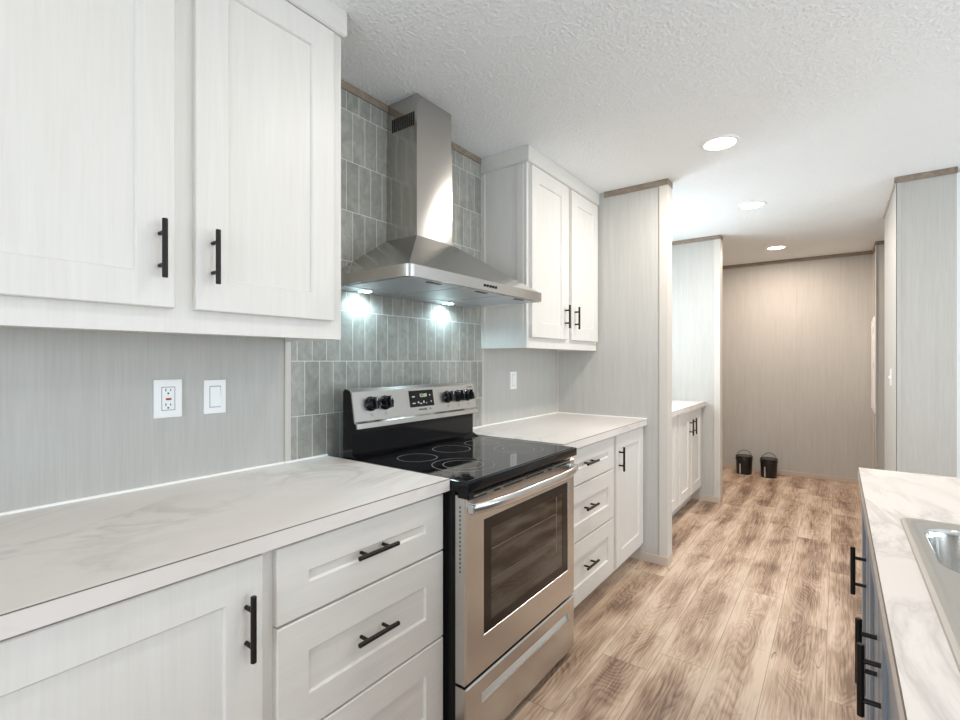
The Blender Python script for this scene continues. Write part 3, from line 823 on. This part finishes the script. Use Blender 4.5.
# switch on the side of the right stub wall
t = thing('light_switch', 'white light switch on the narrow daylit side of the right wall stub', 'switch', (1.928, 4.344, 1.174))
link_mesh('cover_plate', boxes((1.922, 1.928, 4.309, 4.379, 1.117, 1.231), bev=.002), M['plate'], t)
link_mesh('toggle', boxes((1.912, 1.923, 4.339, 4.349, 1.168, 1.186), bev=.002), M['plate'], t)
# breaker panel seen edge-on in the hallway
t = thing('breaker_panel', 'white electrical panel door seen edge-on on the hallway wall at right', 'electrical panel', (1.93, 6.22, .78))
link_mesh('panel_box', boxes((1.915, 1.93, 6.05, 6.40, .78, 1.72), bev=.003), M['plate'], t)
dr = link_mesh('panel_door', boxes((1.906, 1.914, 6.07, 6.38, .81, 1.69), bev=.003), M['plate'], t)
for zz in (.86, 1.25, 1.60):
    bm = bmesh.new(); tube(bm, (1.903, 6.066, zz - .025), (1.903, 6.066, zz + .025), .006, 10); link_mesh('hinge', bm, M['plate'], dr)

# ---------------------------------------------------------------- pails
def pail(cx, cy, label, stripe):
    t = thing('black_pail', label, 'bucket', (cx, cy, 0), 'black pails by the far wall')
    bm = bmesh.new(); R_ = .083
    lathe(bm, [(0, 0), (R_ - .008, 0), (R_ - .006, .004), (R_, .165), (R_ + .006, .167), (R_ + .006, .178), (R_, .180), (R_ - .003, .19), (0, .19)], 36, (cx, cy, 0))
    b_ = link_mesh('body', bm, M['bucket'], t, smooth=True)
    bm = bmesh.new(); lathe(bm, [(0, .191), (R_ + .003, .191), (R_ + .005, .196), (R_ + .004, .206), (R_ - .004, .208), (R_ - .008, .202), (0, .202)], 36, (cx, cy, 0))
    link_mesh('lid', bm, M['lid'], t, smooth=True)
    bm = bmesh.new(); pts = []
    ca = math.atan(T)
    dxh, dyh = math.cos(ca), math.sin(ca)
    for k in range(21):
        a = PI * k / 20; pts.append((cx + dxh * math.cos(a) * (R_ + .007), cy + dyh * math.cos(a) * (R_ + .007), .172 + .095 * math.sin(a)))
    sweep(bm, pts, .0028, 8, up=(-dyh, dxh, 0)); link_mesh('bail_handle', bm, M['handle'], t, smooth=True)
    bm = bmesh.new()
    a0 = -PI / 2 + stripe
    for a in (a0,):
        c_ = Vector((cx + math.cos(a) * (R_ - .001), cy + math.sin(a) * (R_ - .001), 0)); tn_ = Vector((-math.sin(a), math.cos(a), 0)); nn = Vector((math.cos(a), math.sin(a), 0))
        loft(bm, [[c_ + tn_ * (sa * .006) + nn * (-.004 + .006 * j) + Vector((0, 0, zz)) for sa, zz in ((-1, .01), (1, .01), (1, .12), (-1, .12))] for j in (0, 1)])
    link_mesh('label_stripe', bm, M['silverstrip'], t)
pail(.768, 6.265, 'left of the two black lidded pails on the floor by the far wall', -.38)
pail(1.015, 6.235, 'right of the two black lidded pails on the floor by the far wall', -.38)

# ---------------------------------------------------------------- recessed ceiling lights
def can(x, y, label, power, col, lens, hot=True):
    t = thing('recessed_light', label, 'ceiling light', (x, y, CZ), 'recessed ceiling lights')
    bm = bmesh.new(); lathe(bm, [(.073, -.0005), (.076, -.006), (.092, -.004), (.096, -.0002)], 40, (x, y, CZ))
    link_mesh('trim_ring', bm, M['plate'], t, smooth=True)
    bm = bmesh.new(); lathe(bm, [(0, -.004), (.074, -.004), (.074, -.001), (0, -.001)], 40, (x, y, CZ))
    link_mesh('lens', bm, lens, t)
    l = bpy.data.lights.new('downlight', 'AREA'); l.shape = 'DISK'; l.size = .14; l.energy = power; l.color = col
    o = bpy.data.objects.new('downlight', l); C.objects.link(o); o.location = (x, y, CZ - .008)
WARM = (1.0, .86, .74)
NEUT = (1.0, .94, .87)
can(1.135, 2.793, 'nearest and largest of the three lit recessed ceiling lights', 13, NEUT, M['lens'])
can(1.126, 4.043, 'middle one of the three lit recessed ceiling lights', 10, NEUT, M['lens'])
can(1.133, 5.70, 'farthest recessed ceiling light, over the hallway end', 19, (1.0, .82, .69), M['lenswarm'])
can(1.13, 1.36, 'added unseen ceiling light overhead between the range and the sink', 4.2, NEUT, M['lens'])  # this and the following downlights are unseen, added to light the room
can(1.13, 0.20, 'added unseen ceiling light overhead beside the left counter', .8, NEUT, M['lens'])
can(2.65, 0.50, 'added unseen ceiling light over the near end of the island', 3, WARM, M['lens'])
can(2.65, 2.00, 'added unseen ceiling light over the far end of the island', 7, WARM, M['lens'])
